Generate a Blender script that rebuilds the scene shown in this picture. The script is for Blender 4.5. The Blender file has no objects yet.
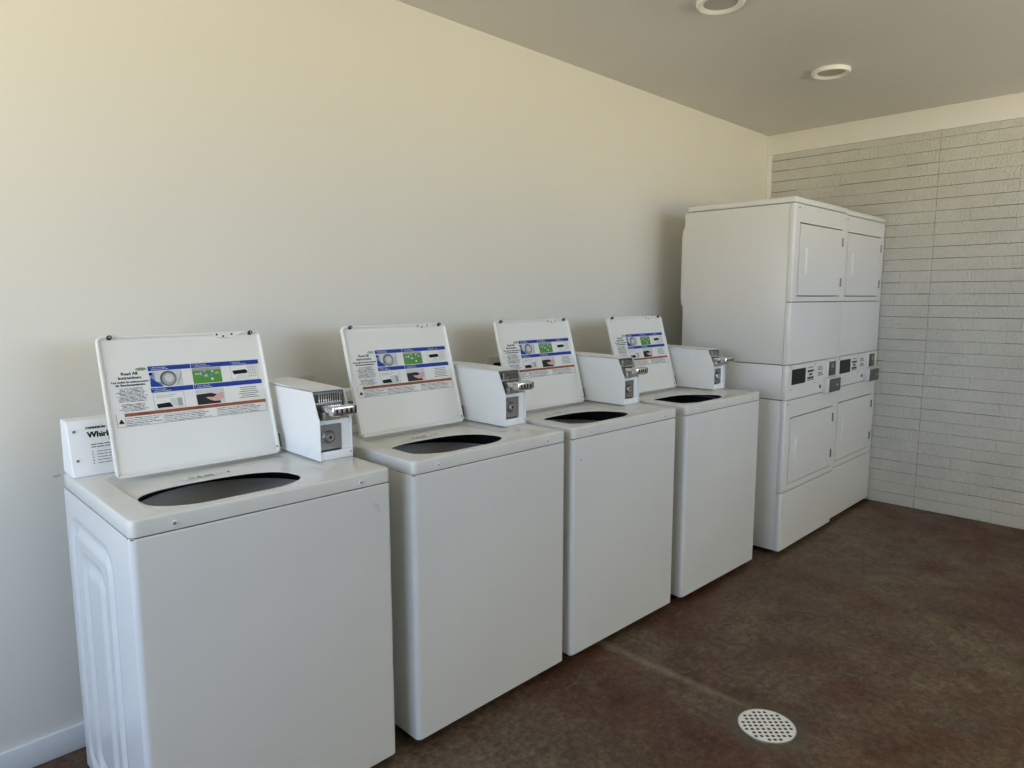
import bpy, math, random
from mathutils import Vector, Matrix
random.seed(7)
C = bpy.context.scene.collection
PI = math.pi
R = math.radians

# ---------------------------------------------------------------- materials
def mat(name, col, rough=.5, metal=0., spec=.5, bump=None, var=None, coat=0.):
    m = bpy.data.materials.new(name); m.use_nodes = True
    nt = m.node_tree; b = nt.nodes['Principled BSDF']
    b.inputs['Base Color'].default_value = (*col, 1)
    b.inputs['Roughness'].default_value = rough
    b.inputs['Metallic'].default_value = metal
    b.inputs['Specular IOR Level'].default_value = spec
    b.inputs['Coat Weight'].default_value = coat
    tc = nt.nodes.new('ShaderNodeTexCoord')
    if var:                                   # (scale, amount) soft mottling of the colour
        n = nt.nodes.new('ShaderNodeTexNoise'); n.inputs['Scale'].default_value = var[0]; n.inputs['Detail'].default_value = 5
        nt.links.new(tc.outputs['Object'], n.inputs['Vector'])
        r = nt.nodes.new('ShaderNodeValToRGB')
        a = var[1]
        r.color_ramp.elements[0].position = .35; r.color_ramp.elements[0].color = (*[c*(1-a) for c in col], 1)
        r.color_ramp.elements[1].position = .65; r.color_ramp.elements[1].color = (*[min(1, c*(1+a)) for c in col], 1)
        nt.links.new(n.outputs['Fac'], r.inputs['Fac']); nt.links.new(r.outputs['Color'], b.inputs['Base Color'])
    if bump:                                  # (scale, strength, distance)
        n = nt.nodes.new('ShaderNodeTexNoise'); n.inputs['Scale'].default_value = bump[0]; n.inputs['Detail'].default_value = 4
        nt.links.new(tc.outputs['Object'], n.inputs['Vector'])
        bp = nt.nodes.new('ShaderNodeBump'); bp.inputs['Strength'].default_value = bump[1]; bp.inputs['Distance'].default_value = bump[2]
        nt.links.new(n.outputs['Fac'], bp.inputs['Height']); nt.links.new(bp.outputs['Normal'], b.inputs['Normal'])
    return m

M = {}
M['enamel'] = mat('white_enamel', (.68, .68, .655), .22, bump=(260, .10, .0006), var=(2.2, .02))
M['enamel_top'] = mat('white_enamel_deck', (.64, .64, .605), .20, bump=(220, .12, .0006), var=(9, .025))
M['lid_in'] = mat('lid_enamel', (.75, .75, .71), .33, bump=(200, .1, .0005))
M['console'] = mat('console_white', (.82, .83, .83), .38)
M['case'] = mat('case_white', (.80, .815, .82), .36)
M['dryer'] = mat('dryer_enamel', (.70, .695, .665), .34, bump=(260, .10, .0006), var=(1.8, .02))
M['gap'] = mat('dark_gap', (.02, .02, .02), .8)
M['black'] = mat('black_plastic', (.010, .010, .011), .4, spec=.25)
M['glass_black'] = mat('display_black', (.006, .006, .007), .3, spec=.15)
M['rub'] = mat('rub_mark_grey', (.48, .47, .42), .5)
M['rubber'] = mat('black_rubber', (.02, .02, .02), .6)
M['chrome'] = mat('chrome', (.72, .72, .70), .16, 1., bump=(90, .12, .001))
M['steel'] = mat('brushed_steel', (.50, .50, .49), .32, 1., bump=(120, .2, .0006))
M['plate'] = mat('grey_lock_plate', (.27, .265, .25), .36, .8)
M['dark_steel'] = mat('dark_steel', (.16, .16, .155), .35, .9)
M['ring'] = mat('grey_plastic_ring', (.84, .84, .82), .38)
M['basket'] = mat('basket_steel', (.30, .30, .30), .35, .8)
M['blue'] = mat('label_blue', (.012, .045, .30), .5, spec=.2)
M['green'] = mat('label_green', (.09, .27, .05), .5, spec=.2)
M['orange'] = mat('label_orange', (.30, .09, .045), .5, spec=.2)
M['paper'] = mat('label_white', (.74, .74, .71), .4)
M['ink'] = mat('ink_black', (.01, .01, .01), .6, spec=.15)
M['grey_ink'] = mat('ink_grey', (.05, .05, .05), .6, spec=.2)
M['pale_ink'] = mat('ink_pale', (.25, .25, .25), .5)
M['pic_grey'] = mat('picture_grey', (.33, .33, .32), .5)
M['pic_light'] = mat('picture_light', (.55, .57, .58), .5)
M['pic_blue'] = mat('picture_blue', (.16, .25, .45), .5)
M['skin'] = mat('picture_hand', (.62, .36, .32), .5)
M['label_bg'] = mat('clear_label', (.74, .75, .74), .35)
M['leaf'] = mat('label_leaf', (.33, .45, .30), .5)
M['trim'] = mat('painted_trim', (.76, .74, .68), .45, bump=(30, .08, .002))
M['base'] = mat('painted_baseboard', (.66, .67, .67), .4)
M['ceil'] = mat('ceiling_paint', (.63, .605, .565), .42, bump=(3, .06, .01), var=(1.2, .03))
M['light_trim'] = mat('light_trim_white', (.80, .78, .70), .4)
M['lens'] = mat('unlit_lens', (.42, .40, .36), .45)
M['grate'] = mat('white_grate', (.74, .73, .68), .5)
M['hole'] = mat('drain_shade_black', (.012, .011, .01), .7)
M['outlet'] = mat('outlet_box_white', (.60, .59, .54), .5)

SCX, SCZ = .714, .869
def wall_mat():
    m = mat('painted_wall', (.72, .70, .63), .50, spec=.35, bump=(70, .10, .0012), var=(.9, .015))
    nt = m.node_tree; b = nt.nodes['Principled BSDF']
    src = b.inputs['Base Color'].links[0].from_socket
    # a small grey scuff left of the first washer
    tc = [n for n in nt.nodes if n.type == 'TEX_COORD'][0]
    mp = nt.nodes.new('ShaderNodeMapping'); mp.inputs['Location'].default_value = (-SCX*28, 0, -SCZ*45); mp.inputs['Scale'].default_value = (28, 1, 45)
    nt.links.new(tc.outputs['Object'], mp.inputs['Vector'])
    ln = nt.nodes.new('ShaderNodeVectorMath'); ln.operation = 'LENGTH'; nt.links.new(mp.outputs['Vector'], ln.inputs[0])
    nz = nt.nodes.new('ShaderNodeTexNoise'); nz.inputs['Scale'].default_value = 70; nt.links.new(tc.outputs['Object'], nz.inputs['Vector'])
    ad = nt.nodes.new('ShaderNodeMath'); ad.operation = 'MULTIPLY_ADD'; ad.inputs[1].default_value = 1.6
    nt.links.new(nz.outputs['Fac'], ad.inputs[0]); nt.links.new(ln.outputs['Value'], ad.inputs[2])
    rp = nt.nodes.new('ShaderNodeValToRGB'); rp.color_ramp.elements[0].position = .95; rp.color_ramp.elements[0].color = (.45, .45, .45, 1)
    rp.color_ramp.elements[1].position = 1.0; rp.color_ramp.elements[1].color = (0, 0, 0, 1)
    nt.links.new(ad.outputs['Value'], rp.inputs['Fac'])
    mx = nt.nodes.new('ShaderNodeMix'); mx.data_type = 'RGBA'
    nt.links.new(rp.outputs['Color'], mx.inputs[0]); nt.links.new(src, mx.inputs[6]); mx.inputs[7].default_value = (.22, .22, .22, 1)
    nt.links.new(mx.outputs[2], b.inputs['Base Color'])
    return m
M['wall'] = wall_mat()

def brick_mat():
    m = mat('painted_brick', (.50, .485, .42), .62, spec=.3)
    nt = m.node_tree; b = nt.nodes['Principled BSDF']; tc = nt.nodes.new('ShaderNodeTexCoord')
    n = nt.nodes.new('ShaderNodeTexNoise'); n.inputs['Scale'].default_value = 55; n.inputs['Detail'].default_value = 8; n.inputs['Roughness'].default_value = .65
    mp = nt.nodes.new('ShaderNodeMapping'); mp.inputs['Scale'].default_value = (1, 1.6, .8)
    nt.links.new(tc.outputs['Object'], mp.inputs['Vector']); nt.links.new(mp.outputs['Vector'], n.inputs['Vector'])
    bp = nt.nodes.new('ShaderNodeBump'); bp.inputs['Strength'].default_value = 1.0; bp.inputs['Distance'].default_value = .011
    nt.links.new(n.outputs['Fac'], bp.inputs['Height']); nt.links.new(bp.outputs['Normal'], b.inputs['Normal'])
    n2 = nt.nodes.new('ShaderNodeTexNoise'); n2.inputs['Scale'].default_value = 3.5; n2.inputs['Detail'].default_value = 6
    nt.links.new(tc.outputs['Object'], n2.inputs['Vector'])
    r = nt.nodes.new('ShaderNodeValToRGB')
    r.color_ramp.elements[0].position = .3; r.color_ramp.elements[0].color = (.56, .55, .49, 1)
    r.color_ramp.elements[1].position = .7; r.color_ramp.elements[1].color = (.63, .62, .56, 1)
    nt.links.new(n2.outputs['Fac'], r.inputs['Fac']); nt.links.new(r.outputs['Color'], b.inputs['Base Color'])
    return m
M['brick'] = brick_mat()
M['mortar'] = mat('mortar_joint_shade', (.15, .145, .13), .8)  # dark tone paints the shadow in the joints; real mortar matches the brick

def floor_mat():
    m = mat('stained_concrete', (.06, .04, .03), .5, spec=.4)
    nt = m.node_tree; b = nt.nodes['Principled BSDF']; tc = nt.nodes.new('ShaderNodeTexCoord')
    def noise(scale, detail, rough, dist=0, stretch=(1, 1, 1), loc=(0, 0, 0)):
        mp = nt.nodes.new('ShaderNodeMapping'); mp.inputs['Scale'].default_value = stretch; mp.inputs['Location'].default_value = loc
        n = nt.nodes.new('ShaderNodeTexNoise'); n.inputs['Scale'].default_value = scale; n.inputs['Detail'].default_value = detail
        n.inputs['Roughness'].default_value = rough; n.inputs['Distortion'].default_value = dist
        nt.links.new(tc.outputs['Object'], mp.inputs['Vector']); nt.links.new(mp.outputs['Vector'], n.inputs['Vector'])
        return n.outputs['Fac']
    def ramp(fac, stops):
        r = nt.nodes.new('ShaderNodeValToRGB'); e = r.color_ramp.elements
        while len(e) < len(stops): e.new(.5)
        for k, (p_, c_) in enumerate(stops): e[k].position = p_; e[k].color = (*c_, 1)
        nt.links.new(fac, r.inputs['Fac']); return r.outputs['Color']
    def mix(f, a, b_, mode='MIX'):
        x = nt.nodes.new('ShaderNodeMix'); x.data_type = 'RGBA'; x.blend_type = mode
        if isinstance(f, float): x.inputs[0].default_value = f
        else: nt.links.new(f, x.inputs[0])
        nt.links.new(a, x.inputs[6]); nt.links.new(b_, x.inputs[7]); return x.outputs[2]
    red = ramp(noise(5, 8, .65, .4), [(.3, (.042, .015, .008)), (.55, (.080, .034, .019)), (.75, (.120, .062, .038))])
    green = ramp(noise(7, 8, .7, .2, loc=(3, 1, 0)), [(.3, (.062, .042, .027)), (.7, (.145, .115, .079))])
    big = ramp(noise(1.15, 9, .66, .9, loc=(1.2, .4, 0)), [(.42, (0, 0, 0)), (.60, (1, 1, 1))])
    base = mix(big, red, green)
    fine = ramp(noise(38, 6, .75), [(.38, (.40, .36, .34)), (.5, (1, 1, 1)), (.62, (1.8, 1.75, 1.6))])
    c1 = mix(.75, base, fine, 'MULTIPLY')
    scr = ramp(noise(14, 10, .8, 1.6, (1, 1.8, 1), (7, 2, 0)), [(.56, (0, 0, 0)), (.63, (.55, .55, .55))])
    pale = ramp(noise(30, 4, .6), [(.3, (.13, .11, .08)), (.7, (.23, .195, .145))])
    c2 = mix(scr, c1, pale)
    # pale patched strip running out from under the washers to the drain, grey ring round the drain
    sp = nt.nodes.new('ShaderNodeSeparateXYZ'); nt.links.new(tc.outputs['Object'], sp.inputs[0])
    def math_(op, a, b_=None, c_=None):
        n = nt.nodes.new('ShaderNodeMath'); n.operation = op
        for k, v in enumerate((a, b_, c_)):
            if v is None: continue
            if isinstance(v, (int, float)): n.inputs[k].default_value = v
            else: nt.links.new(v, n.inputs[k])
        return n.outputs[0]
    wob = noise(9, 5, .6)
    dx = math_('ABSOLUTE', math_('ADD', math_('SUBTRACT', sp.outputs['X'], 2.388), math_('MULTIPLY', math_('SUBTRACT', wob, .5), .05)))
    band = math_('SUBTRACT', 1, math_('DIVIDE', dx, math_('MULTIPLY_ADD', wob, .05, .004))); band = math_('MAXIMUM', band, 0)
    yy = math_('MINIMUM', math_('MAXIMUM', math_('MULTIPLY_ADD', sp.outputs['Y'], 1.1, 2.0), 0), 1)
    band = math_('MULTIPLY', math_('MULTIPLY', band, yy), 1.1)
    c3 = mix(math_('MINIMUM', band, .85), c2, pale)
    ex = math_('SUBTRACT', sp.outputs['X'], 2.334); ey = math_('ADD', sp.outputs['Y'], 1.470)
    rd = math_('SQRT', math_('ADD', math_('MULTIPLY', ex, ex), math_('MULTIPLY', ey, ey)))
    rg = math_('MAXIMUM', math_('SUBTRACT', 1, math_('DIVIDE', math_('SUBTRACT', rd, .09), math_('MULTIPLY_ADD', wob, .10, .01))), 0)
    greyc = nt.nodes.new('ShaderNodeRGB'); greyc.outputs[0].default_value = (.085, .078, .062, 1)
    c4 = mix(math_('MINIMUM', math_('MULTIPLY', rg, .9), .75), c3, greyc.outputs[0])
    fin = nt.nodes.new('ShaderNodeMix'); fin.data_type = 'RGBA'; fin.blend_type = 'MULTIPLY'; fin.inputs[0].default_value = 1
    nt.links.new(c4, fin.inputs[6]); fin.inputs[7].default_value = (.92, .86, .80, 1)
    nt.links.new(fin.outputs[2], b.inputs['Base Color'])
    rr = ramp(noise(6, 6, .6, loc=(5, 5, 0)), [(.3, (.34, .34, .34)), (.7, (.58, .58, .58))])
    nt.links.new(rr, b.inputs['Roughness'])
    bp = nt.nodes.new('ShaderNodeBump'); bp.inputs['Strength'].default_value = .25; bp.inputs['Distance'].default_value = .002
    nt.links.new(noise(45, 6, .7), bp.inputs['Height']); nt.links.new(bp.outputs['Normal'], b.inputs['Normal'])
    return m
M['floor'] = floor_mat()

# ---------------------------------------------------------------- mesh builder
class MB:
    def __init__(s): s.v = []; s.f = []; s.m = []; s.mats = []; s.sm = []
    def mi(s, m):
        if m not in s.mats: s.mats.append(m)
        return s.mats.index(m)
    flat = False
    def add(s, verts, faces, m, smooth=False):
        o = len(s.v); s.v += [tuple(v) for v in verts]; k = s.mi(m)
        for f in faces: s.f.append([i+o for i in f]); s.m.append(k); s.sm.append(smooth)
    def box(s, a, b, m, bev=0., seg=2):
        (x0, y0, z0), (x1, y1, z1) = a, b
        if bev <= 0:
            v = [(x, y, z) for z in (z0, z1) for y in (y0, y1) for x in (x0, x1)]
            s.add(v, [(0, 2, 3, 1), (4, 5, 7, 6), (0, 1, 5, 4), (2, 6, 7, 3), (0, 4, 6, 2), (1, 3, 7, 5)], m)
            return
        import bmesh
        bm = bmesh.new(); bmesh.ops.create_cube(bm, size=1)
        for v in bm.verts:
            v.co = Vector((x0 + (v.co.x+.5)*(x1-x0), y0 + (v.co.y+.5)*(y1-y0), z0 + (v.co.z+.5)*(z1-z0)))
        bmesh.ops.bevel(bm, geom=list(bm.edges), offset=bev, segments=seg, profile=.5, affect='EDGES')
        bm.verts.index_update()
        s.add([v.co[:] for v in bm.verts], [[v.index for v in f.verts] for f in bm.faces], m, not s.flat)
        bm.free()
    def loft(s, rings, m, cap0=False, cap1=False, smooth=True, closed=True):
        n = len(rings[0]); v = [p for r in rings for p in r]; f = []
        for k in range(len(rings)-1):
            for i in range(n if closed else n-1):
                j = (i+1) % n
                f.append((k*n+i, k*n+j, (k+1)*n+j, (k+1)*n+i))
        if cap0: f.append(list(range(n))[::-1])
        if cap1: f.append([(len(rings)-1)*n+i for i in range(n)])
        s.add(v, f, m, smooth)
    def tube(s, p0, p1, r0, m, r1=None, n=20, cap=True):
        r1 = r0 if r1 is None else r1
        p0 = Vector(p0); p1 = Vector(p1); d = (p1-p0).normalized()
        a = d.orthogonal().normalized(); b = d.cross(a)
        rg = [[(q + (a*math.cos(2*PI*i/n) + b*math.sin(2*PI*i/n))*r)[:] for i in range(n)] for q, r in ((p0, r0), (p1, r1))]
        s.loft(rg, m, cap, cap)
    def build(s, name, parent=None, loc=None, auto=35):
        me = bpy.data.meshes.new(name); me.from_pydata(s.v, [], s.f)
        for m in s.mats: me.materials.append(m)
        for p, k, q in zip(me.polygons, s.m, s.sm): p.material_index = k; p.use_smooth = q
        import bmesh
        bm = bmesh.new(); bm.from_mesh(me); bmesh.ops.remove_doubles(bm, verts=bm.verts, dist=1e-6)
        bmesh.ops.recalc_face_normals(bm, faces=[f for f in bm.faces]) if auto else None
        for e in bm.edges:
            if len(e.link_faces) == 2 and e.calc_face_angle(0) > R(auto or 35): e.smooth = False
        bm.to_mesh(me); bm.free(); me.update()
        o = bpy.data.objects.new(name, me); C.objects.link(o)
        if parent: o.parent = parent
        if loc: o.location = loc
        return o
def thing(name, label, cat, loc, rz=0, group=None):
    o = bpy.data.objects.new(name, None); C.objects.link(o); o.empty_display_size = .1
    o.location = loc; o.rotation_euler = (0, 0, rz); o['label'] = label; o['category'] = cat
    if group: o['group'] = group
    return o
def tag(o, label, cat, group=None):
    o['label'] = label; o['category'] = cat
    if group: o['group'] = group
    return o
def struct(o): o['kind'] = 'structure'; return o
def rrect(x0, x1, y0, y1, r, n=6):
    pts = []
    for cx, cy, a0 in ((x1-r, y0+r, -90), (x1-r, y1-r, 0), (x0+r, y1-r, 90), (x0+r, y0+r, 180)):
        for i in range(n+1):
            a = R(a0 + 90*i/n); pts.append((cx + r*math.cos(a), cy + r*math.sin(a)))
    return pts
_tc = {}
def text2d(txt, size, align='LEFT'):
    key = (txt, align)
    if key not in _tc:
        cu = bpy.data.curves.new('txt', 'FONT'); cu.body = txt; cu.size = 1; cu.align_x = align; cu.resolution_u = 3
        ob = bpy.data.objects.new('txt', cu); me = bpy.data.meshes.new_from_object(ob)
        _tc[key] = ([(v.co.x, v.co.y) for v in me.vertices], [list(p.vertices) for p in me.polygons])
        bpy.data.objects.remove(ob); bpy.data.meshes.remove(me); bpy.data.curves.remove(cu)
    v, f = _tc[key]
    return [(x*size, y*size) for x, y in v], f
def holed_plate(outer, holes, depth):
    """flat plate with real holes: list of 2D loops, filled and extruded"""
    cu = bpy.data.curves.new('pl', 'CURVE'); cu.dimensions = '2D'; cu.fill_mode = 'BOTH'; cu.extrude = depth/2
    for lp in [outer] + holes:
        sp = cu.splines.new('POLY'); sp.points.add(len(lp)-1); sp.use_cyclic_u = True
        for q, (x, y) in zip(sp.points, lp): q.co = (x, y, 0, 1)
    ob = bpy.data.objects.new('pl', cu); me = bpy.data.meshes.new_from_object(ob)
    res = ([v.co[:] for v in me.vertices], [list(p.vertices) for p in me.polygons])
    bpy.data.objects.remove(ob); bpy.data.meshes.remove(me); bpy.data.curves.remove(cu)
    return res

# ---------------------------------------------------------------- room
XB = 5.270; H = 2.559; X0 = -1.0; Y1 = -3.9
b = MB(); b.box((X0-.1, Y1-.1, -.12), (XB+.12, .12, 0), M['floor']); struct(b.build('floor'))
b = MB(); b.box((X0-.1, Y1-.1, H), (XB+.12, .12, H+.12), M['ceil']); struct(b.build('ceiling'))
b = MB(); b.box((X0-.1, 0, 0), (XB+.12, .12, H), M['wall']); struct(b.build('wall_left'))
# brick wall at the far end: real bricks standing proud of the joints, a control joint at y = -1.113
b = MB(); b.box((XB+.006, Y1, 0), (XB+.12, 0, H), M['mortar'])
b.flat = True
ZT = 2.418; P = .0741
def brick_run(z0, z1, ya, yb, first):
    y = ya; L = first
    while y > yb + .02:
        e = max(yb, y - L)
        if e - yb < .06: e = yb
        d = random.uniform(-.0004, .0004); t = .0018 + random.uniform(-.0013, .0013)
        jit = random.uniform(-.0006, .0006)
        b.box((XB - .001 + d, e + .0003, z0 + t + jit), (XB + .02, y - .0003, z1 - .0008), M['brick'], .0014, 1)
        y = e; L = random.choice((.232, .30, .30, .395))
zs = [0, .078]; 
while zs[-1] + P < ZT: zs.append(zs[-1] + P)
zs.append(ZT + .01)
for k in range(len(zs)-1):
    f1 = (.30, .16, .24)[k % 3] + random.uniform(-.02, .02)
    brick_run(zs[k], zs[k+1], -.0, -1.111, f1)
    brick_run(zs[k], zs[k+1], -1.1122, Y1, (.42, .188, .30)[k % 3])
struct(b.build('wall_back'))
b = MB(); b.box((XB-.022, Y1, ZT), (XB+.01, -.0, H), M['trim'], .003, 2); o = struct(b.build('trim_1'))
b = MB(); b.box((XB-.020, -.034, 0), (XB+.01, 0, ZT), M['trim'], .003, 2); o = struct(b.build('trim_2'))
b = MB(); b.box((X0, -.014, 0), (XB, 0, .080), M['base'], .004, 2); struct(b.build('baseboard_left'))
# near wall with the wide opening daylight comes through, and the right wall with its window opening
OY0, OY1, OZ0, OZ1 = -.30, -2.2, .75, 2.2
def wall_with_hole(name, horiz, pos, a0, a1, h0, h1, z0, z1):
    b = MB()
    def bx(u0, u1, za, zb):
        if horiz == 'x': b.box((pos-.1, min(u0, u1), za), (pos, max(u0, u1), zb), M['wall'])
        else: b.box((min(u0, u1), pos-.1, za), (max(u0, u1), pos, zb), M['wall'])
    bx(a0, h0, 0, H); bx(h1, a1, 0, H); bx(h0, h1, z1, H)
    if z0 > 0: bx(h0, h1, 0, z0)
    return struct(b.build(name))
wall_with_hole('wall_near', 'x', X0, 0, Y1, OY0, OY1, OZ0, OZ1)
WIN = True
WX0, WX1, WZ0, WZ1 = 1.6, 4.8, 1.35, 2.3
wall_with_hole('wall_right', 'y', Y1, X0, XB, WX0, WX1, WZ0, WZ1) if WIN else struct((lambda b: (b.box((X0, Y1-.1, 0), (XB, Y1, H), M['wall']), b.build('wall_right'))[1])(MB()))
b = MB(); b.box((X0-.6, Y1-1.5, H-.1), (XB+.6, Y1-.1, H+.02), M['trim']); struct(b.build('sky_block_eave'))      # unseen eave added outside the right wall to block sky light

# ---------------------------------------------------------------- washer
W = .683; D = .605; SE = .8716; ZT_ = .9135
def sd_rrect(x, y, x0, x1, y0, y1, r):
    cx, cy = (x0+x1)/2, (y0+y1)/2; hx, hy = (x1-x0)/2-r, (y1-y0)/2-r
    dx, dy = abs(x-cx)-hx, abs(y-cy)-hy
    return math.hypot(max(dx, 0), max(dy, 0)) + min(max(dx, dy), 0) - r
def sstep(a, b_, x):
    t = max(0, min(1, (x-a)/(b_-a))); return t*t*(3-2*t)
def emboss(t, z):
    d1 = -sd_rrect(t, z, .155, .565, .05, .805, .07)
    d2 = -sd_rrect(t, z, .245, .475, .09, .725, .06)
    return -.009*sstep(0, .02, d1) + .009*sstep(.028, .05, d1)*(1-sstep(.05, .30, d1)*0) - .008*sstep(0, .02, d2) + .007*sstep(.03, .055, d2) \
        - .002*sstep(.05, .07, d1)
def cabinet_mesh():
    b = MB(); z0 = .026; r = .016; e = M['enamel']
    # vertical outline (plan view) : rounded front corners; sides are embossed grids
    n = 8
    def arc(cx, cy, a0, a1):
        return [(cx + r*math.cos(R(a0 + (a1-a0)*i/n)), cy + r*math.sin(R(a0 + (a1-a0)*i/n))) for i in range(n+1)]
    front = arc(r, r, 180, 270) + arc(W-r, r, 270, 360)
    zz = [z0+.004, z0+.008, SE-.008, SE-.005]
    rings = []
    for z, ins in ((z0, .004), (z0+.004, 0), (SE-.004, 0), (SE-.001, .003)):
        rings.append([(x + (ins if x < W/2 else -ins)*.7, y + ins, z) for x, y in front])
    b.loft(rings, e, closed=False)
    # side grids from t = r to D
    nt_, nz = 62, 84
    for side in (0, 1):
        g = []
        for j in range(nz+1):
            z = z0+.004 + (SE+.0002-z0-.004)*j/nz
            g.append([((-emboss(t, z) if side == 0 else W+emboss(t, z)) , t, z) for t in [r + (D-r)*i/nt_ for i in range(nt_+1)]])
        b.loft(g, e, closed=False)
    b.add([(0, D, z0), (W, D, z0), (W, D, SE), (0, D, SE)], [(0, 1, 2, 3)], e)
    b.add([(.004, .004, z0), (W-.004, .004, z0), (W-.004, D, z0), (.004, D, z0)], [(0, 1, 2, 3)], M['gap'])
    vs, fs = holed_plate([(.003, .003), (W-.003, .003), (W-.003, D-.001), (.003, D-.001)], [[(.343+.289*math.cos(2*PI*i/64), .300+.289*math.sin(2*PI*i/64)) for i in range(64)]], .001)
    b.add([(x, y, z+SE-.0025) for x, y, z in vs], fs, M['gap'])
    # inner tub wall seen down the opening
    return b
def ray_rr(cx, cy, ang, x0, x1, y0, y1, r):
    dx, dy = math.cos(ang), math.sin(ang); lo, hi = 0, 2
    for _ in range(40):
        m = (lo+hi)/2
        if sd_rrect(cx+dx*m, cy+dy*m, x0, x1, y0, y1, r) < 0: lo = m
        else: hi = m
    return (cx+dx*lo, cy+dy*lo)
HC = (.275, .176); HA, HB_ = .198, .128
def hole_pt(ang, k=0.):
    e = 2.9; a, b_ = HA-k, HB_-k
    c, s = math.cos(ang), math.sin(ang)
    rr = 1/((abs(c)/a)**e + (abs(s)/b_)**e)**(1/e)
    return (HC[0]+rr*c, HC[1]+rr*s)
def deck_mesh():
    b = MB(); e = M['enamel_top']; cx, cy = HC
    angs = set(2*PI*i/120 for i in range(120))
    for (x0, x1, y0, y1, r) in ((0, W, 0, D, .018), (.062, .592, .032, .455, .022)):
        for qx, qy in rrect(x0, x1, y0, y1, r, 8): angs.add(math.atan2(qy-cy, qx-cx) % (2*PI))
    angs = sorted(angs)
    def rr(ins, z, r=.018):
        k_ = ins if z > SE+.002 else .0012
        return [(*ray_rr(cx, cy, a, k_, W-k_, ins, D-ins, max(.004, r-ins*.6)), z) for a in angs]
    def rc(x0, x1, y0, y1, r, z): return [(*ray_rr(cx, cy, a, x0, x1, y0, y1, r), z) for a in angs]
    rings = [rr(.004, SE+.0005), rr(0, SE+.003), rr(0, ZT_-.0055), rr(.0008, ZT_-.0028), rr(.0030, ZT_-.0008), rr(.0062, ZT_)]
    rings += [rc(.060, .594, .030, .458, .020, ZT_), rc(.064, .590, .033, .453, .022, ZT_-.0008), rc(.080, .556, .040, .440, .03, ZT_-.0150), rc(.084, .551, .043, .436, .03, ZT_-.0160)]
    # the hole must stay inside the recess
    def hl(k, z): return [(*hole_pt(a, k), z) for a in angs]
    hb = []
    for (x, y, z), a in zip(rings[-1], angs):
        hx, hy = hole_pt(a, -.004)
        if math.hypot(hx-cx, hy-cy) > math.hypot(x-cx, y-cy): x, y = hx+.001*math.cos(a), hy+.001*math.sin(a)
        hb.append((x, y, z))
    rings[-1] = hb
    fix = []
    for (x, y, z), (hx, hy, hz) in zip(rings[-2], hb):
        if math.hypot(hx-cx, hy-cy) >= math.hypot(x-cx, y-cy): 
            a = math.atan2(hy-cy, hx-cx); x, y = hx+.002*math.cos(a), hy+.002*math.sin(a)
        fix.append((x, y, z))
    rings[-2] = fix
    rings += [hl(-.003, ZT_-.0163), hl(.0005, ZT_-.0170), hl(.0015, ZT_-.0185), hl(.0015, ZT_-.0195)]
    # the recess is shallow along the front and deepens towards the lid
    rings = [[(x, y, z if z < SE+.02 or z >= ZT_-.0001 or k < 6 else ZT_ - (ZT_-z)*(.35+.65*sstep(.06, .30, y))) for x, y, z in rg] for k, rg in enumerate(rings)]
    b.loft(rings, e)
    # row of small printed marks between the lid and the opening
    for (u0, u1, v0, v1, mm) in ((.232, .320, .331, .3515, 'label_bg'), (.245, .262, .338, .349, 'pale_ink'), (.268, .280, .336, .347, 'grey_ink'), (.287, .312, .336, .340, 'grey_ink'), (.287, .312, .343, .347, 'grey_ink'),
                              (.325, .345, .338, .340, 'pale_ink'), (.3535, .3585, .333, .349, 'ink')):
        z = ZT_-.0160+.0014 + (.0002 if mm != 'label_bg' else 0)
        b.add([(u0, v0, z), (u1, v0, z), (u1, v1, z), (u0, v1, z)], [(0, 1, 2, 3)], M[mm])
    return b
def lathe(b, prof, cx, cy, m, n=64):
    rings = [[(cx + r*math.cos(2*PI*i/n), cy + r*math.sin(2*PI*i/n), z) for i in range(n)] for r, z in prof]
    b.loft(rings, m)
# lid frame: u along the hinge, v up the lid, n out of the inner face
LU0, LT0, LZ0 = .0860, .4085, .9125
LV = Vector((0, .1119, .3817)).normalized(); LN = Vector((0, -LV.z, LV.y))
LW, LL = .4660, .3978
def LP(u, v, n=0): return (Vector((LU0+u, LT0, LZ0)) + LV*v + LN*n)[:]
def lid_mesh():
    b = MB(); e = M['lid_in']; n = 8
    def ring(ins, nn, r=.018): return [LP(x, y, nn) for x, y in rrect(ins, LW-ins, ins, LL-ins, max(.003, r-ins), n)]
    rings = [ring(.016, -.0195), ring(.006, -.0195), ring(.001, -.016), ring(0, -.012), ring(0, -.003), ring(.0015, -.0007), ring(.004, 0), ring(.0065, -.0008), ring(.008, -.004), ring(.012, -.0065), ring(.02, -.0068)]
    b.loft(rings, M['enamel'] if False else e, cap0=True, cap1=True)
    return b
LN0 = -.0064
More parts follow.
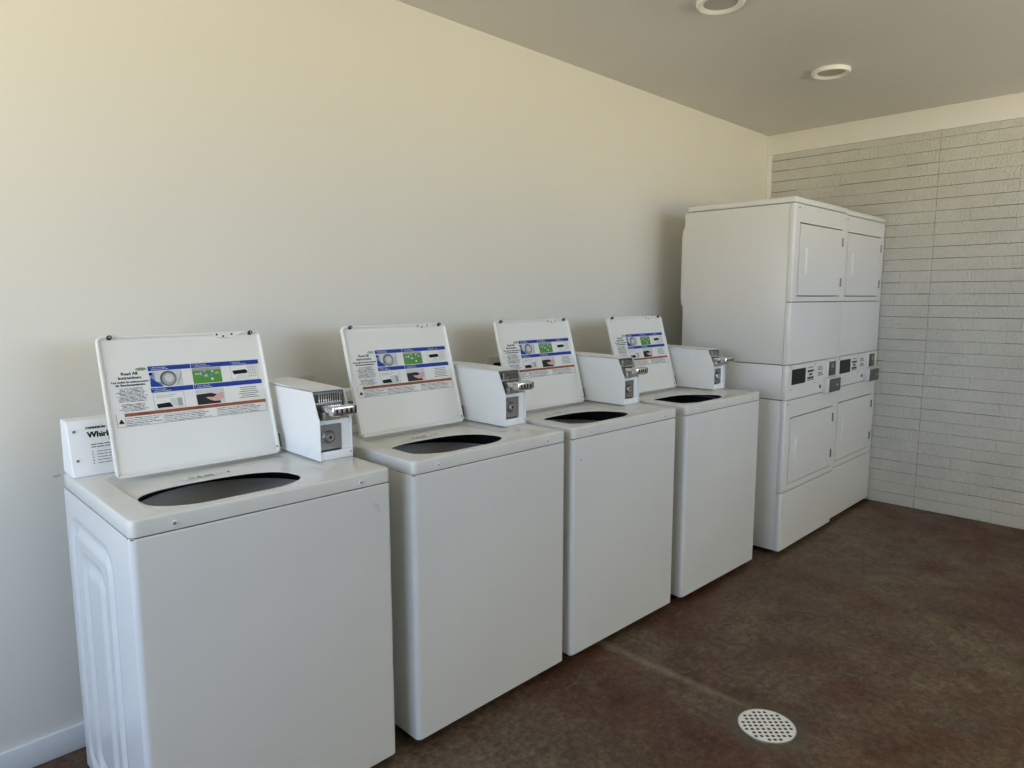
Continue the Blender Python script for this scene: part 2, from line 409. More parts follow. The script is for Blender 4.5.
def label_mesh():
    b = MB()
    def LQ(u, v, n_): return LP(u+.005, v+.0105, n_)
    def q(u0, v0, u1, v1, m, h=1): b.add([LQ(u0, v0, LN0+.0001*h), LQ(u1, v0, LN0+.0001*h), LQ(u1, v1, LN0+.0001*h), LQ(u0, v1, LN0+.0001*h)], [(0, 1, 2, 3)], M[m])
    def poly(pts, m, h=1): b.add([LQ(u, v, LN0+.0001*h) for u, v in pts], [list(range(len(pts)))], M[m])
    def txt(s, u, v, size, m, h=4, al='LEFT'):
        vs, fs = text2d(s, size, al); b.add([LQ(u+x, v+y, LN0+.0001*h) for x, y in vs], fs, M[m])
    def disc(u, v, r, m, h, ry=None, n=20): poly([(u+r*math.cos(2*PI*i/n), v+(ry or r)*math.sin(2*PI*i/n)) for i in range(n)], m, h)
    rnd = random.Random(3)
    q(.017, .129, .442, .300, 'paper', 0)
    # left column of instructions
    disc(.097, .2885, .015, 'leaf', 2, .0052); q(.086, .2865, .108, .2905, 'leaf', 2)
    for s, v, sz in (('Read All', .2735, .0125), ('Instructions', .2620, .0125), ('Lea todas las instrucciones', .2515, .0088), ('de funcionamiento.', .2425, .0100)):
        for dx in (0, .0005, .001): txt(s, .065+dx, v, sz, 'ink', 3+dx*1000, 'CENTER')
    v = .235
    for k in range(17):
        if k in (11,): v -= .004
        w = rnd.uniform(.026, .040); 
        segs = rnd.choice((1, 2, 3)); x = .065-w
        while x < .065+w:
            L = rnd.uniform(.006, .02); q(x, v, min(x+L, .065+w), v+.0018, rnd.choice(('grey_ink', 'grey_ink', 'pale_ink')), 2); x += L+.0018
        v -= .0037
    # blue header strips with white lettering
    for (u0, u1, v0, v1) in ((.115, .232, .2810, .2945), (.2335, .4385, .2810, .2945), (.115, .231, .2175, .2310), (.2325, .4395, .2175, .2310)):
        q(u0, v0, u1, v1, 'blue', 2)
    for s, u, v in (('1  Add Detergent', .119, .2885), ('2  Add Clothes', .238, .2885), ('3  Close Lid', .350, .2885), ('4  Select Cycle', .119, .2250), ('5  Insert Payment', .236, .2250)):
        txt(s, u, v-.0005, .0062, 'paper', 4)
        q(u+.004, v-.0045, u+.05, v-.0031, 'pic_light', 4)
    # picture: drum
    q(.116, .2330, .205, .2800, 'pic_light', 1); q(.116, .2330, .150, .2480, 'pic_blue', 2); q(.118, .2480, .130, .2760, 'pic_blue', 2)
    disc(.120, .2720, .0045, 'ink', 3)
    disc(.166, .2560, .0225, 'dark_pic', 2); disc(.167, .2550, .0185, 'pic_grey', 3); disc(.168, .2570, .012, 'pic_light', 4)
    for k in range(7): q(.190+.002*k, .236+.005*k, .1905+.002*k+.002, .243+.005*k, 'pic_grey', 3)
    poly([(.116, .236), (.150, .233), (.140, .243), (.118, .262)], 'blue', 3)
    # picture: green leaf with splash
    q(.234, .2330, .3185, .2800, 'green', 1); q(.234, .2720, .3185, .2800, 'pic_grey', 2)
    for k in range(16):
        a = rnd.uniform(0, 6.28); r_ = rnd.uniform(.002, .017)
        disc(.277+r_*1.3*math.cos(a), .256+r_*math.sin(a), rnd.uniform(.0015, .004), rnd.choice(('paper', 'pic_light', 'pic_blue')), 3, None, 8)
    disc(.247, .262, .007, 'leaf', 3, .003); disc(.305, .262, .007, 'leaf', 3, .003)
    # picture: dark lid drawing
    q(.347, .2310, .4315, .2800, 'pic_grey', 1); q(.348, .2320, .4305, .2790, 'paper', 2)
    poly([(.352, .264), (.394, .266), (.400, .259), (.398, .254), (.356, .252)], 'ink', 3)
    for k in range(5): q(.356+.004*k, .236+.0035*k, .41-.004*k, .2368+.0035*k, 'pic_grey', 3)
    for k in range(4): q(.402+.007*k, .240, .4035+.007*k, .276, 'pic_grey', 3); q(.402, .244+.009*k, .428, .2452+.009*k, 'pic_grey', 3)
    # second row
    q(.118, .1690, .202, .2150, 'pale_ink', 1); q(.119, .1700, .201, .2145, 'paper', 2)
    poly([(.126, .172), (.124, .184), (.160, .186), (.168, .172)], 'ink', 3)
    poly([(.168, .172), (.160, .196), (.190, .198), (.197, .172)], 'pic_light', 3); q(.182, .174, .194, .196, 'pic_grey', 4)
    q(.124, .2020, .17, .2032, 'pale_ink', 3); q(.124, .2070, .18, .2082, 'pale_ink', 3)
    q(.234, .1680, .318, .2150, 'pic_light', 1)
    poly([(.236, .169), (.235, .200), (.278, .202), (.300, .195), (.304, .169)], 'black', 2)
    poly([(.272, .182), (.262, .189), (.268, .190), (.284, .189), (.300, .199), (.314, .202), (.315, .184), (.300, .176), (.284, .177)], 'skin', 3)
    for k in range(6): w = rnd.uniform(.022, .034); q(.393-w, .208-.0062*k, .393+w, .2098-.0062*k, 'grey_ink', 2)
    # warning box
    q(.0385, .1570, .4405, .1665, 'orange', 3); txt('WARNING', .07, .1590, .0065, 'ink', 5); txt('WARNING', .22, .1590, .0065, 'ink', 5)
    for (u0, v0, u1, v1) in ((.017, .129, .4415, .1298), (.017, .129, .0178, .167), (.4407, .129, .4415, .167), (.0385, .129, .0392, .167), (.137, .129, .1377, .157), (.288, .129, .2887, .157)):
        q(u0, v0, u1, v1, 'ink', 2)
    poly([(.021, .139), (.036, .139), (.0285, .152)], 'ink', 3)
    for a, e_ in ((.041, .134), (.140, .285), (.291, .437)):
        for k in range(5):
            x = a; end = e_-rnd.uniform(0, .035)
            while x < end:
                L = rnd.uniform(.008, .03); q(x, .1318+.0049*k, min(x+L, end), .1336+.0049*k, rnd.choice(('grey_ink', 'pale_ink')), 2); x += L+.002
    return b
M['dark_pic'] = mat('picture_dark', (.07, .07, .075), .5)

SL, SR, CT0, CT1 = .5745, .683, .202, .600
CZA, CZB = 1.032, 1.1205; CTB = .2433; SH = .0022
def case_mesh():
    """meter case: folded sheet-metal shell, open at the front"""
    b = MB(); m = M['case']; z0 = ZT_+.0005
    prof = [(CT0, z0), (CT0, CZA), (CTB, CZB), (CT1-.1, CZB+.006), (CT1, CZB+.006), (CT1, z0)]
    for s0, s1 in ((SL, SL+SH), (SR-SH, SR)):
        v = [(s0, t, z) for t, z in prof] + [(s1, t, z) for t, z in prof]; n = len(prof)
        b.add(v, [list(range(n)), list(range(n, 2*n))[::-1]] + [(i, (i+1) % n, (i+1) % n+n, i+n) for i in range(n)], m)
    b.box((SL, CTB-.001, CZB-.0018), (SR, CT1-.1, CZB+.0004), m); 
    # top sheet
    tp = [(CTB-.002, CZB+.0004), (CT1-.1, CZB+.0064), (CT1, CZB+.0064)]
    v = [(SL-.0003, t, z) for t, z in tp] + [(SR+.0003, t, z) for t, z in tp]
    b.add(v, [(0, 1, 4, 3), (1, 2, 5, 4)], m)
    b.box((SL, CT1-.003, z0), (SR, CT1, CZB+.006), m)
    b.box((SL+SH, CT0+.003, z0), (SR-SH, CT0+.012, z0+.026), m, .002)      # bottom lip
    b.box((SL+SH, CT0+.010, 1.020), (SR-SH, CT0+.070, 1.034), m, .002)    # shelf between lock and slide
    b.box((.652, CT0+.010, z0+.02), (SR-SH, CT0+.016, 1.022), m)      # blank panel right of the lock
    b.box((SL+SH, CT0+.040, z0+.02), (SR-SH, CT0+.044, CZB-.004), M['dark_steel'])
    b.tube((SR-.0045, CT0+.0025, .930), (SR-.0045, CT0+.006, .930), .0022, M['dark_steel'])
    return b
def washer(label, x, y, rz, zo):
    t = thing('washing_machine', label, 'washing machine', (x, y, 0), rz, 'top loading washers along the wall')
    return t
GRP = 'top loading washers along the wall'
def build_washer(zo):
    root = thing('washing_machine', '-', 'washing machine', (0, 0, 0), 0, GRP)
    parts = []
    cab = cabinet_mesh().build('cabinet', root); parts.append(cab)
    deck = deck_mesh().build('top_deck', root, auto=40); parts.append(deck)
    # tub ring, basket, agitator
    b = MB(); cx, cy = .343, .30
    lathe(b, [(.266, .812), (.264, .818), (.258, .821), (.251, .818), (.238, .806), (.212, .780), (.195, .752), (.215, .728), (.266, .728), (.266, .812)], cx, cy, M['ring'], 96)
    b.build('tub_ring', root)
    b = MB(); lathe(b, [(.214, .735), (.214, .60), (.235, .50), (.10, .47), (.001, .47)], cx, cy, M['basket'])
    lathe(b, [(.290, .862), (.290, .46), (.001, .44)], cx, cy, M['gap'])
    b.build('wash_basket', root)
    b = MB(); lathe(b, [(.001, .745), (.022, .742), (.032, .72), (.036, .62), (.05, .55), (.11, .50), (.17, .485)], cx, cy, M['ring'], 32)
    for k in range(4):
        a = k*PI/2; c, s = math.cos(a), math.sin(a)
        v = [(cx+c*.03-s*d, cy+s*.03+c*d, z) for z in (.51, .70) for d in (-.006, .006)] + [(cx+c*.13-s*d, cy+s*.13+c*d, .50) for d in (-.006, .006)]
        b.add(v, [(0, 2, 4), (1, 5, 3), (2, 3, 5, 4), (0, 1, 3, 2), (0, 4, 5, 1)], M['ring'])
    b.build('agitator', root)
    # lid
    lid = lid_mesh().build('lid', root)
    label_mesh().build('instruction_label', lid, auto=0)['label'] = 'printed instruction label with blue strips and pictures'
    for u in (.033, .430):
        b = MB(); b.tube(LP(u, LL-.0065, -.003), LP(u, LL-.0065, .0075), .0068, M['rubber'], .0058, 16)
        b.tube(LP(u, LL-.0065, .0075), LP(u, LL-.0065, .0078), .0022, M['steel'], n=10); o = b.build('bumper', lid); o['label'] = 'black rubber bumper'
    b = MB()
    pts = [(.316, LL-.001), (.320, LL-.012), (.330, LL-.018), (.380, LL-.018), (.392, LL-.010), (.408, LL-.006), (.408, LL-.001)]
    v = [LP(u, vv, .0012) for u, vv in pts] + [LP(u, vv, -.007) for u, vv in pts]; n = len(pts)
    b.add(v, [list(range(n)), list(range(n, 2*n))[::-1]] + [(i, (i+1) % n, (i+1) % n+n, i+n) for i in range(n)], M['lid_in'])
    for u, vv in ((.326, LL-.009), (.345, LL-.0145), (.372, LL-.009)): b.tube(LP(u, vv, .001), LP(u, vv, .0018), .0032, M['black'], n=10)  # black dots paint the shade inside the plate's holes
    b.build('latch_plate', lid)
    b = MB()
    b.tube(LP(.456, .022, -.003), LP(.456, .022, .0012), .0026, M['dark_steel'], n=8); b.build('hinge_pin', lid)
    b = MB(); b.tube(LP(.007, .010, -.003), LP(.007, .010, .0006), .0022, M['dark_steel'], n=8); b.build('hinge_pin', lid)
    b = MB(); v = [LP(u, vv, n_) for n_ in (-.001, -.014) for u, vv in ((.469, .018), (.4725, .018), (.4725, .062), (.469, .062))]
    b.add(v, [(0, 1, 2, 3), (7, 6, 5, 4), (0, 4, 5, 1), (1, 5, 6, 2), (2, 6, 7, 3), (3, 7, 4, 0)], M['dark_steel']); b.build('hinge', lid)
    # console
    b = MB(); s0, s1 = .004, .672; z0 = ZT_+.0006
    pr = [(.498, z0), (.536, 1.061), (.540, 1.0645), (.606, 1.0645), (.606, z0)]
    v = [(s0, t_, z) for t_, z in pr] + [(s1, t_, z) for t_, z in pr]; n = len(pr)
    b.add(v, [list(range(n)), list(range(n, 2*n))[::-1]] + [(i, (i+1) % n, (i+1) % n+n, i+n) for i in range(n)], M['console'])
    con = b.build('console', root)
    mod = con.modifiers.new('bevel', 'BEVEL'); mod.width = .003; mod.segments = 3; mod.limit_method = 'ANGLE'
    FV = Vector((0, .038, 1.061-z0)).normalized(); FN = Vector((0, -FV.z, FV.y))
    def FP(s, h, n_=.0004): return (Vector((s, .498, z0)) + FV*h + FN*n_)[:]
    b = MB()
    for s, h, sz, tx in ((.0490, .105, .0235, 'Whirlpool'), (.0470, .1290, .0085, 'COMMERCIAL'), (.100, .094, .0085, 'LAUNDRY')):
        for dx in (0, .0007, .0014, .0021):
            vs, fs = text2d(tx, sz); b.add([FP(s+x*.92+dx, h+y, .0004+dx*.1) for x, y in vs], fs, M['ink'] if sz > .02 else M['grey_ink'])
    rnd = random.Random(5)
    for h, w in ((.084, .11), (.077, .10), (.064, .07), (.056, .075), (.048, .07), (.040, .075), (.032, .06)):
        x = .056 + (0 if h > .07 else .012); e = x+w
        if h < .07: b.add([FP(.056, h), FP(.059, h), FP(.059, h+.003), FP(.056, h+.003)], [(0, 1, 2, 3)], M['grey_ink'])
        while x < e:
            L = rnd.uniform(.006, .018); b.add([FP(x, h), FP(min(x+L, e), h), FP(min(x+L, e), h+.0024), FP(x, h+.0024)], [(0, 1, 2, 3)], M['grey_ink'] if h > .07 else M['pale_ink']); x += L+.002
    o = b.build('printed_lettering', con, auto=0)
    for h in (.125, .045):
        b = MB(); b.tube(FP(.020, h, -.001), FP(.020, h, .003), .0042, M['dark_steel'], .0034, 12); b.build('screw', con)
    # front screws
    for s in (.094, .584):
        b = MB(); b.tube((s, .002, .889), (s, -.0015, .889), .0075, M['console'], .0070, 20); b.tube((s, -.0015, .889), (s, -.0042, .889), .0046, M['steel'], .0034, 16)
        o = b.build('deck_screw', root)
    # meter case
    case = case_mesh().build('coin_meter_case', root); case['label'] = 'white sheet metal coin box with open front'
    b = MB(); b.box((SL+SH, CT0+.006, .945), (.650, CT0+.014, 1.021), M['plate'], .001, 1); b.tube((.645, CT0+.006, .952), (.645, CT0+.003, .952), .002, M['chrome'], n=8)
    b.build('lock_plate', case)
    b = MB(); lc = (.6045, .985); 
    b.tube((lc[0], CT0+.010, lc[1]), (lc[0], CT0+.002, lc[1]), .0255, M['plate'], .0245, 32)
    b.tube((lc[0], CT0+.002, lc[1]), (lc[0], CT0-.002, lc[1]), .0205, M['dark_steel'], .0165, 32)
    b.tube((lc[0], CT0-.002, lc[1]), (lc[0], CT0-.008, lc[1]), .0135, M['chrome'], .0120, 28)
    b.tube((lc[0], CT0-.008, lc[1]), (lc[0], CT0-.0084, lc[1]), .0045, M['black'], n=16)
    b.build('lock', case)
    # coin slide: comb of coin slots above a chrome slide that sticks out forward
    b = MB()
    b.box((SL+SH, CTB-.004, 1.090), (SR-SH-.018, CTB+.05, 1.117), M['dark_steel'])
    for k in range(10):
        s = .5865 + k*.0075
        b.box((s, CTB-.020, 1.087), (s+.0030, CTB-.002, 1.112), M['chrome'])
    b.box((SL+SH+.001, CTB-.022, 1.0825), (.662, CTB+.02, 1.0875), M['chrome'])
    b.build('coin_comb', case)
    b = MB()
    b.box((.592, .172, 1.060), (.655, .30, 1.078), M['chrome'], .002)
    b.box((.588, .196, 1.036), (.640, .24, 1.059), M['steel'], .001)
    b.box((.588, .144, 1.052), (.662, .180, 1.084), M['chrome'], .006, 3)
    for k in range(4): b.box((.598+k*.016, .1425, 1.062), (.603+k*.016, .1455, 1.075), M['black'])
    b.box((.660, .146, 1.057), (.668, .174, 1.080), M['black'], .002)
    b.build('coin_slide', case)
    # feet
    for s in (.05, W-.05):
        for t_ in (.06, D-.05):
            b = MB(); b.tube((s, t_, -zo), (s, t_, -zo+.010), .020, M['rubber'], .018, 20); b.tube((s, t_, -zo+.010), (s, t_, .034), .006, M['dark_steel'], n=10)
            b.build('leveling_foot', root)
    return root
def copy_tree(o, parent=None):
    c = o.copy(); C.objects.link(c); c.parent = parent
    for ch in list(o.children): copy_tree(ch, c)
    return c
WS = [((.69897, -.75049), -.2292, -.004, 'white top loading washer nearest the camera, its ribbed left side and printed console in view'),
      ((1.453, -.76376), -.1156, .0012, 'white open washer directly behind the nearest one, second in the row'),
      ((2.172, -.76953), -1.0519, .0030, 'white open washer third in the row, small dark chip near its upper left front edge'),
      ((2.923, -.79076), -1.0081, .0022, 'farthest of the white top loading washers, standing right beside the stacked dryers')]
proto = build_washer(WS[0][2])
roots = [proto] + [copy_tree(proto) for _ in WS[1:]]
for r_, ((x, y), a, zo, lab) in zip(roots, WS):
    r_.location = (x, y, zo); r_.rotation_euler.z = R(a); r_['label'] = lab
    if r_ is not proto:                                     # each machine's own feet reach the floor
        for ch in r_.children:
            if ch.name.startswith('leveling_foot'):
                ch.data = ch.data.copy()
                for v in ch.data.vertices:
                    if v.co.z < .02: v.co.z += WS[0][2] - zo
# the chip on the third washer's front and the rub marks on the first
b = MB(); b.tube((.045, .0005, .790), (.045, -.0006, .790), .0030, M['dark_steel'], n=8); b.build('paint_chip', roots[2])

# rub marks on the nearest washer's front
b = MB(); rnd = random.Random(4)
for k in range(9):
    s_ = .612 + rnd.uniform(0, .045); z_ = .815 - (s_-.612)*.35 + rnd.uniform(-.010, .010); a_ = rnd.uniform(.3, 1.0); L_ = rnd.uniform(.004, .012); w_ = rnd.uniform(.0006, .0016)
    b.add([(s_, -.0002, z_), (s_+L_, -.0002, z_-L_*a_), (s_+L_+w_, -.0002, z_-L_*a_+w_*2), (s_+w_, -.0002, z_+w_*2)], [(0, 1, 2, 3)], M['rub'])
b.build('rub_mark', roots[0], auto=0)
# ---------------------------------------------------------------- stacked dryers
DW = .724; DD = .635
Z = dict(bot=.0233, toe=.349, lf=.8504, cp=1.0382, mid=1.3674, up=1.872, top=1.905)
def box_open(b, z0, z1, t0, m, sides=True, r=.004):
    b.box((0, t0, z0), (DW, DD, z1), m, r, 2)
def front_panel(z0, z1, door=None, t_back=.027, r=.014, m=None):
    """wrap-around front: rounded vertical edges, optional door opening"""
    b = MB(); m = m or M['dryer']; n = 6  # panel
    out = [(0, t_back)] + [(r + r*math.cos(R(180+90*i/n)), r + r*math.sin(R(180+90*i/n))) for i in range(n+1)]
    left = out; right = [(DW-x, y) for x, y in out][::-1]
    g = .0020
    def strip(pts, za, zb):
        rings = [[(x, y+.002, za) for x, y in pts], [(x, y, za+.002) for x, y in pts], [(x, y, zb-.002) for x, y in pts], [(x, y+.002, zb) for x, y in pts]]
        b.loft(rings, m, closed=False)
    if door is None:
        strip(left + right, z0+g, z1-g)
    else:
        d0, d1, e0, e1 = door
        strip(left + [(d0, 0)], z0+g, z1-g)
        strip([(d1, 0)] + right, z0+g, z1-g)
        strip([(d0, 0), (d1, 0)], z0+g, e0); strip([(d0, 0), (d1, 0)], e1, z1-g)
        # returns of the opening and its dark back
        for (xa, xb, za, zb) in ((d0, d0, e0, e1), (d1, d1, e0, e1)):
            b.add([(xa, 0, za), (xa, .02, za), (xa, .02, zb), (xa, 0, zb)], [(0, 1, 2, 3)], m)
        for za in (e0, e1): b.add([(d0, 0, za), (d0, .02, za), (d1, .02, za), (d1, 0, za)], [(0, 1, 2, 3)], m)
        b.add([(d0, .02, e0), (d1, .02, e0), (d1, .02, e1), (d0, .02, e1)], [(0, 1, 2, 3)], M['gap'])
    # top and bottom closures
    for z in (z0+g, z1-g): b.add([(.003, .004, z), (DW-.003, .004, z), (DW-.003, t_back+.01, z), (.003, t_back+.01, z)], [(0, 1, 2, 3)], m)
    return b
def door_mesh(d0, d1, e0, e1, hl):
    b = MB(); m = M['dryer']
    # slab with a vertical recessed handle pocket
    x0, x1, z0, z1 = d0+.0035, d1-.0025, e0+.0050, e1-.0060
    hx0, hx1, hz0, hz1 = hl
    outer = rrect(x0, x1, z0, z1, .006, 4); inner = rrect(hx0, hx1, hz0, hz1, (hx1-hx0)/2-.0005, 4)
    vs, fs = holed_plate(outer, [inner], .012)
    b.add([(x, .0045 - z_ , y) for x, y, z_ in vs], fs, m)
    ring = [[(x, -.0012, z) for x, z in inner], [(x, .0035, z) for x, z in rrect(hx0+.004, hx1-.004, hz0+.004, hz1-.004, (hx1-hx0)/2-.0046, 4)]]
    b.loft(ring, m, cap1=True)
    return b
def build_dryer():
    root = thing('stacked_dryer', '-', 'dryer', (0, 0, 0), 0, 'stacked coin dryers in the corner')
    b = MB(); m = M['dryer']; g = .0020
    for z0, z1 in ((Z['bot'], Z['lf']), (Z['lf'], Z['cp']), (Z['cp'], Z['up'])): box_open(b, z0+g, z1-g, .028, m, r=.003)
    b.box((.01, .026, Z['bot']+.02), (DW-.01, DD-.01, Z['up']-.01), M['gap'])
    b.build('cabinet', root)
    b = MB(); b.box((.003, .001, Z['up']+g), (DW-.003, DD-.014, Z['top']), m, .008, 3); b.build('top_cap', root)
    b = MB()
    for z0, z1 in ((1.335, 1.800), (.30, .80)):
        v = []
        for t_, ins in ((DD+.001, 0), (DD+.028, .004), (DD+.034, .035)):
            v.append([(x, t_, z) for x, z in rrect(.03, DW-.03, z0+ins, z1-ins, .02, 4)])
        b.loft(v, m, cap0=True, cap1=True)
    b.tube((.06, DD, 1.10), (.06, DD+.03, 1.10), .012, M['steel'])
    b.build('rear_cover', root)
    UD = (.066, .652, 1.397, 1.777); LD = (.062, .652, .386, .754)
    for nm, (z0, z1), dd, hl in (('upper_front_panel', (Z['mid'], Z['up']), UD, (.146, .168, 1.510, 1.655)), ('lower_front_panel', (Z['toe'], Z['lf']), LD, (.135, .155, .505, .640))):
        fp = front_panel(z0, z1, dd).build(nm, root)
        dr = door_mesh(*dd, hl).build('door', root)
        hb = MB(); hx0, hx1, hz0, hz1 = hl
        hb.box((hx0+.002, -.0075, hz0+.004), (hx1-.003, .0036, hz1-.004), M['case'], .0035, 3); hb.build('lit_handle', dr)  # paler strip puts the light caught in the pocket into its colour
        for zz in (dd[2]+.055, dd[3]-.095):
            b = MB(); b.box((dd[1]-.001, -.006, zz), (dd[1]+.010, .003, zz+.050), M['dark_steel'], .0015, 1); b.build('hinge', dr)
        b = MB(); b.tube((.022 if z1 < 1 else .05, .002, z1-.022), (.022 if z1 < 1 else .05, -.002, z1-.022), .004, M['dark_steel'], n=12); b.build('screw', fp)
    front_panel(Z['cp'], Z['mid']).build('middle_front_panel', root)
    b = front_panel(Z['bot'], Z['toe']); b.build('toe_panel', root)
    # control panel
    cp = front_panel(Z['lf'], Z['cp']).build('control_panel', root)
    b = MB(); b.box((.056, -.0016, .929), (.232, .004, 1.012), M['glass_black'], .001, 1); b.build('display', cp)
    b = MB()
    for j in range(3):
        for i in range(4):
            if j == 1 and i in (0, 3): continue
            x = .270 + i*.021; z = .950 + j*.019
            b.box((x-.008, -.0018, z-.006), (x+.008, .002, z+.006), M['ink'] if (i+j) % 2 else M['grey_ink'], .001, 1)
    for (x0, x1, z) in ((.258, .348, .938), (.270, .336, 1.008)): b.box((x0, -.0006, z-.002), (x1, .001, z+.002), M['grey_ink'])
    b.build('keypad', cp)
    b = MB(); rnd = random.Random(9)
    for z in (1.000, .992, .984, .968, .960, .952):
        x = .405
        while x < .465: L = rnd.uniform(.006, .018); b.box((x, -.0006, z), (x+L, .001, z+.0035), M['grey_ink']); x += L+.003
    b.build('printed_text', cp)
    b = MB(); b.tube((.445, .002, .888), (.445, -.004, .888), .011, M['dark_steel'], n=20); b.tube((.445, -.004, .888), (.445, -.006, .888), .006, M['chrome'], n=16); b.build('lock', cp)
    for x, z in ((.045, 1.023), (.045, .905), (.36, 1.022), (.36, .918)):
        b = MB(); b.tube((x, .002, z), (x, -.002, z), .0035, M['dark_steel'], n=10); b.build('screw', cp)
    # coin acceptor above, coin vault below, standing out from the panel
    b = MB(); b.box((.518, -.012, .936), (.640, .002, 1.030), m, .002, 1); b.box((.530, -.0145, .942), (.630, -.010, 1.024), M['dark_steel'], .001, 1); 
    b.box((.576, -.017, .985), (.584, -.013, 1.008), M['chrome']); b.build('coin_acceptor', cp)
    b = MB(); b.box((.488, -.034, .846), (.660, .002, .930), m, .003, 2); b.box((.486, -.040, .930), (.664, .002, .9345), m, .001, 1)
    b.box((.492, -.0375, .850), (.656, -.032, .926), M['dark_steel'], .001, 1); b.tube((.600, -.037, .888), (.600, -.040, .888), .010, M['chrome'], n=20); b.build('coin_vault', cp)
    # feet
    for x in (.06, DW-.06):
        for y in (.06, DD-.06):
            b = MB(); b.tube((x, y, 0), (x, y, .012), .022, M['rubber'], .02, 20); b.tube((x, y, .012), (x, y, .03), .007, M['dark_steel'], n=10); b.build('leveling_foot', root)
    return root
d1 = build_dryer(); d1.location = (3.807, -.8494, 0); d1.rotation_euler.z = R(0)
d1['label'] = 'tall white stacked dryer whose whole left side faces the washers'
d2 = copy_tree(d1); d2.location = (3.807+.731, -.8494+.020, 0)
d2['label'] = 'tall white stacked dryer between the nearer stack and the brick wall'

# ---------------------------------------------------------------- ceiling lights, drain, outlet boxes
for k, (x, y, lab) in enumerate(((2.893, -.900, 'round white recessed ceiling light cut by the top edge of the photo'), (4.075, -.885, 'round white recessed ceiling light wholly in view, nearer the brick wall'))):
    t = thing('ceiling_light', lab, 'ceiling light', (x, y, H), 0, 'round ceiling lights')
    b = MB(); lathe(b, [(.093, 0), (.094, -.010), (.091, -.018), (.086, -.0205), (.080, -.0190), (.0655, -.010)], 0, 0, M['light_trim']); b.build('trim_ring', t)
    b = MB(); lathe(b, [(.0662, -.0105), (.001, -.0102)], 0, 0, M['lens']); b.build('lens', t)
t = thing('floor_drain', 'round white perforated drain grate set in the brown floor', 'floor drain', (2.334, -1.470, 0), R(0))
circ = [(.088*math.cos(2*PI*i/64), .088*math.sin(2*PI*i/64)) for i in range(64)]
holes = []
ca, sa = math.cos(R(45)), math.sin(R(45)); pitch = .0163
for i in range(-9, 10):
    for j in range(-9, 10):
        if (i+j) % 2: continue
        x0, y0 = i*pitch*.78, j*pitch*.78
        x, y = x0, y0
        if math.hypot(x, y) > .077: continue
        if math.hypot(x, y) < .004: continue
        holes.append([(x + .0064*math.cos(2*PI*q/8+PI/8), y + .0064*math.sin(2*PI*q/8+PI/8)) for q in range(8)])
vs, fs = holed_plate(circ, holes, .0015)
b = MB(); b.add([(x, y, z+.0033) for x, y, z in vs], fs, M['grate']); b.tube((0, 0, .004), (0, 0, .0062), .0042, M['steel'], n=12)
b.build('grate', t)
b = MB(); b.add([(.086*math.cos(2*PI*i/48), .086*math.sin(2*PI*i/48), .0006) for i in range(48)], [list(range(48))], M['hole']); b.build('drain_pit_shade', t)  # flat black disc stands for the shade in the pit under the grate
b = MB()
rings = [[(r*math.cos(2*PI*i/64), r*math.sin(2*PI*i/64), z) for i in range(64)] for r, z in ((.0878, .0008), (.0878, .0042), (.091, .0042), (.092, .0003))]
b.loft(rings, M['steel']); b.build('drain_rim', t)
for x0, x1, z0, z1, lab in ((1.30, 1.553, .96, 1.104, 'white wall outlet box behind the nearest washer, level with its coin box'), (2.454, 2.70, .96, 1.112, 'white wall outlet box half hidden behind the third lid')):
    t = thing('outlet_box', lab, 'outlet box', (x0, 0, z0), 0, 'outlet boxes behind the washers')
    w, h = x1-x0, z1-z0
    vs, fs = holed_plate(rrect(0, w, 0, h, .006, 3), [rrect(.03, w-.03, .025, h-.025, .004, 3)], .012)
    b = MB(); b.add([(x, -.006-z_, y) for x, y, z_ in vs], fs, M['outlet']); b.build('face_frame', t)
    b = MB(); b.add([(.025, -.0012, .02), (w-.025, -.0012, .02), (w-.025, -.0012, h-.02), (.025, -.0012, h-.02)], [(0, 1, 2, 3)], M['gap'])
    b.build('recess', t)
    for xx in (.07, w-.07):
        b = MB(); b.tube((xx, -.004, .03), (xx, -.004, h*.6), .0028, M['steel']); b.box((xx-.012, -.0095, h*.6), (xx+.012, -.0018, h*.6+.012), M['orange'] if xx < .1 else M['blue'], .002)
        b.build('water_valve', t)

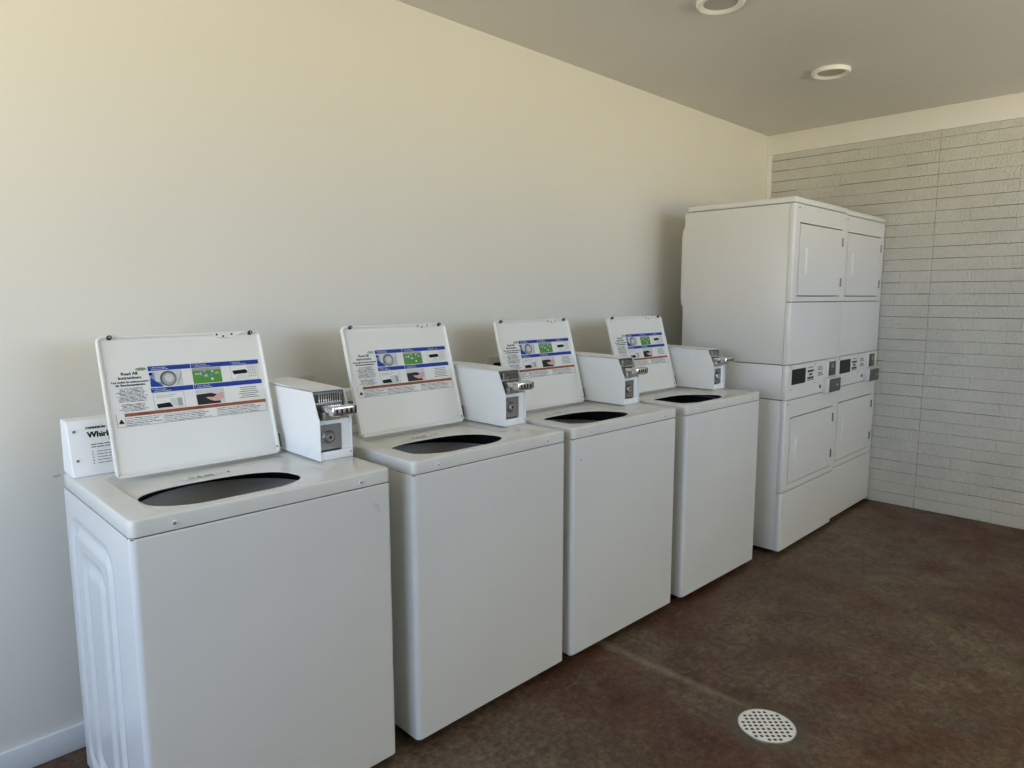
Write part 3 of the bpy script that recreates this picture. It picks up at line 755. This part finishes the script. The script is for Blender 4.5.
# ---------------------------------------------------------------- daylight
w = bpy.data.worlds.new('World'); bpy.context.scene.world = w; w.use_nodes = True
nt = w.node_tree; bg = nt.nodes['Background']
tc = nt.nodes.new('ShaderNodeTexCoord'); sx = nt.nodes.new('ShaderNodeSeparateXYZ'); mr = nt.nodes.new('ShaderNodeMapRange')
mr.inputs['From Min'].default_value = -1; mr.inputs['From Max'].default_value = 1
rp = nt.nodes.new('ShaderNodeValToRGB'); e = rp.color_ramp.elements
GROUND = (1.0, .80, .50); 
stops = [(0, (1.70, 1.60, 1.19)), (.48, (2.12, 1.97, 1.53)), (.50, (1.2, 1.2, 1.15)), (.52, (1.0, 1.28, 1.75)), (1, (.70, 1.10, 1.85))]
while len(e) < len(stops): e.new(.5)
for k, (p_, c_) in enumerate(stops): e[k].position = p_; e[k].color = (*c_, 1)
nt.links.new(tc.outputs['Generated'], sx.inputs[0]); nt.links.new(sx.outputs['Z'], mr.inputs['Value']); nt.links.new(mr.outputs['Result'], rp.inputs['Fac'])
nt.links.new(rp.outputs['Color'], bg.inputs['Color']); bg.inputs['Strength'].default_value = 4.0
def portal(name, loc, rot, sx_, sy_):
    l = bpy.data.lights.new(name, 'AREA'); l.shape = 'RECTANGLE'; l.size = sx_; l.size_y = sy_; l.cycles.is_portal = True
    o = bpy.data.objects.new(name, l); C.objects.link(o); o.location = loc; o.rotation_euler = rot; return o
portal('doorway_daylight', (X0-.05, (OY0+OY1)/2, (OZ0+OZ1)/2), (0, R(-90), 0), OZ1-OZ0, OY0-OY1)
if WIN: portal('window_daylight', ((WX0+WX1)/2, Y1-.05, (WZ0+WZ1)/2), (R(90), 0, 0), WX1-WX0, WZ1-WZ0)

# ---------------------------------------------------------------- camera
cam = bpy.data.cameras.new('camera'); co = bpy.data.objects.new('camera', cam); C.objects.link(co)
yaw, pitch_, roll = R(45.2598), R(-7.2164), R(-.0724)
f = Vector((math.cos(yaw)*math.cos(pitch_), math.sin(yaw)*math.cos(pitch_), math.sin(pitch_)))
r = Vector((math.sin(yaw), -math.cos(yaw), 0)); u = r.cross(f)
r2 = math.cos(roll)*r + math.sin(roll)*u; u2 = -math.sin(roll)*r + math.cos(roll)*u
m = Matrix((r2, u2, -f)).transposed().to_4x4(); m.translation = (.28058, -2.35999, 1.39362)
co.matrix_world = m; cam.sensor_fit = 'HORIZONTAL'; cam.sensor_width = 36; cam.lens = 683.4785/1024*36; cam.clip_start = .05
sc = bpy.context.scene; sc.camera = co
sc.view_settings.view_transform = 'Standard'; sc.view_settings.look = 'None'; sc.view_settings.gamma = 1
sc.view_settings.exposure = -0.10; sc.view_settings.use_curve_mapping = False
sc.cycles.max_bounces = 12; sc.cycles.diffuse_bounces = 8
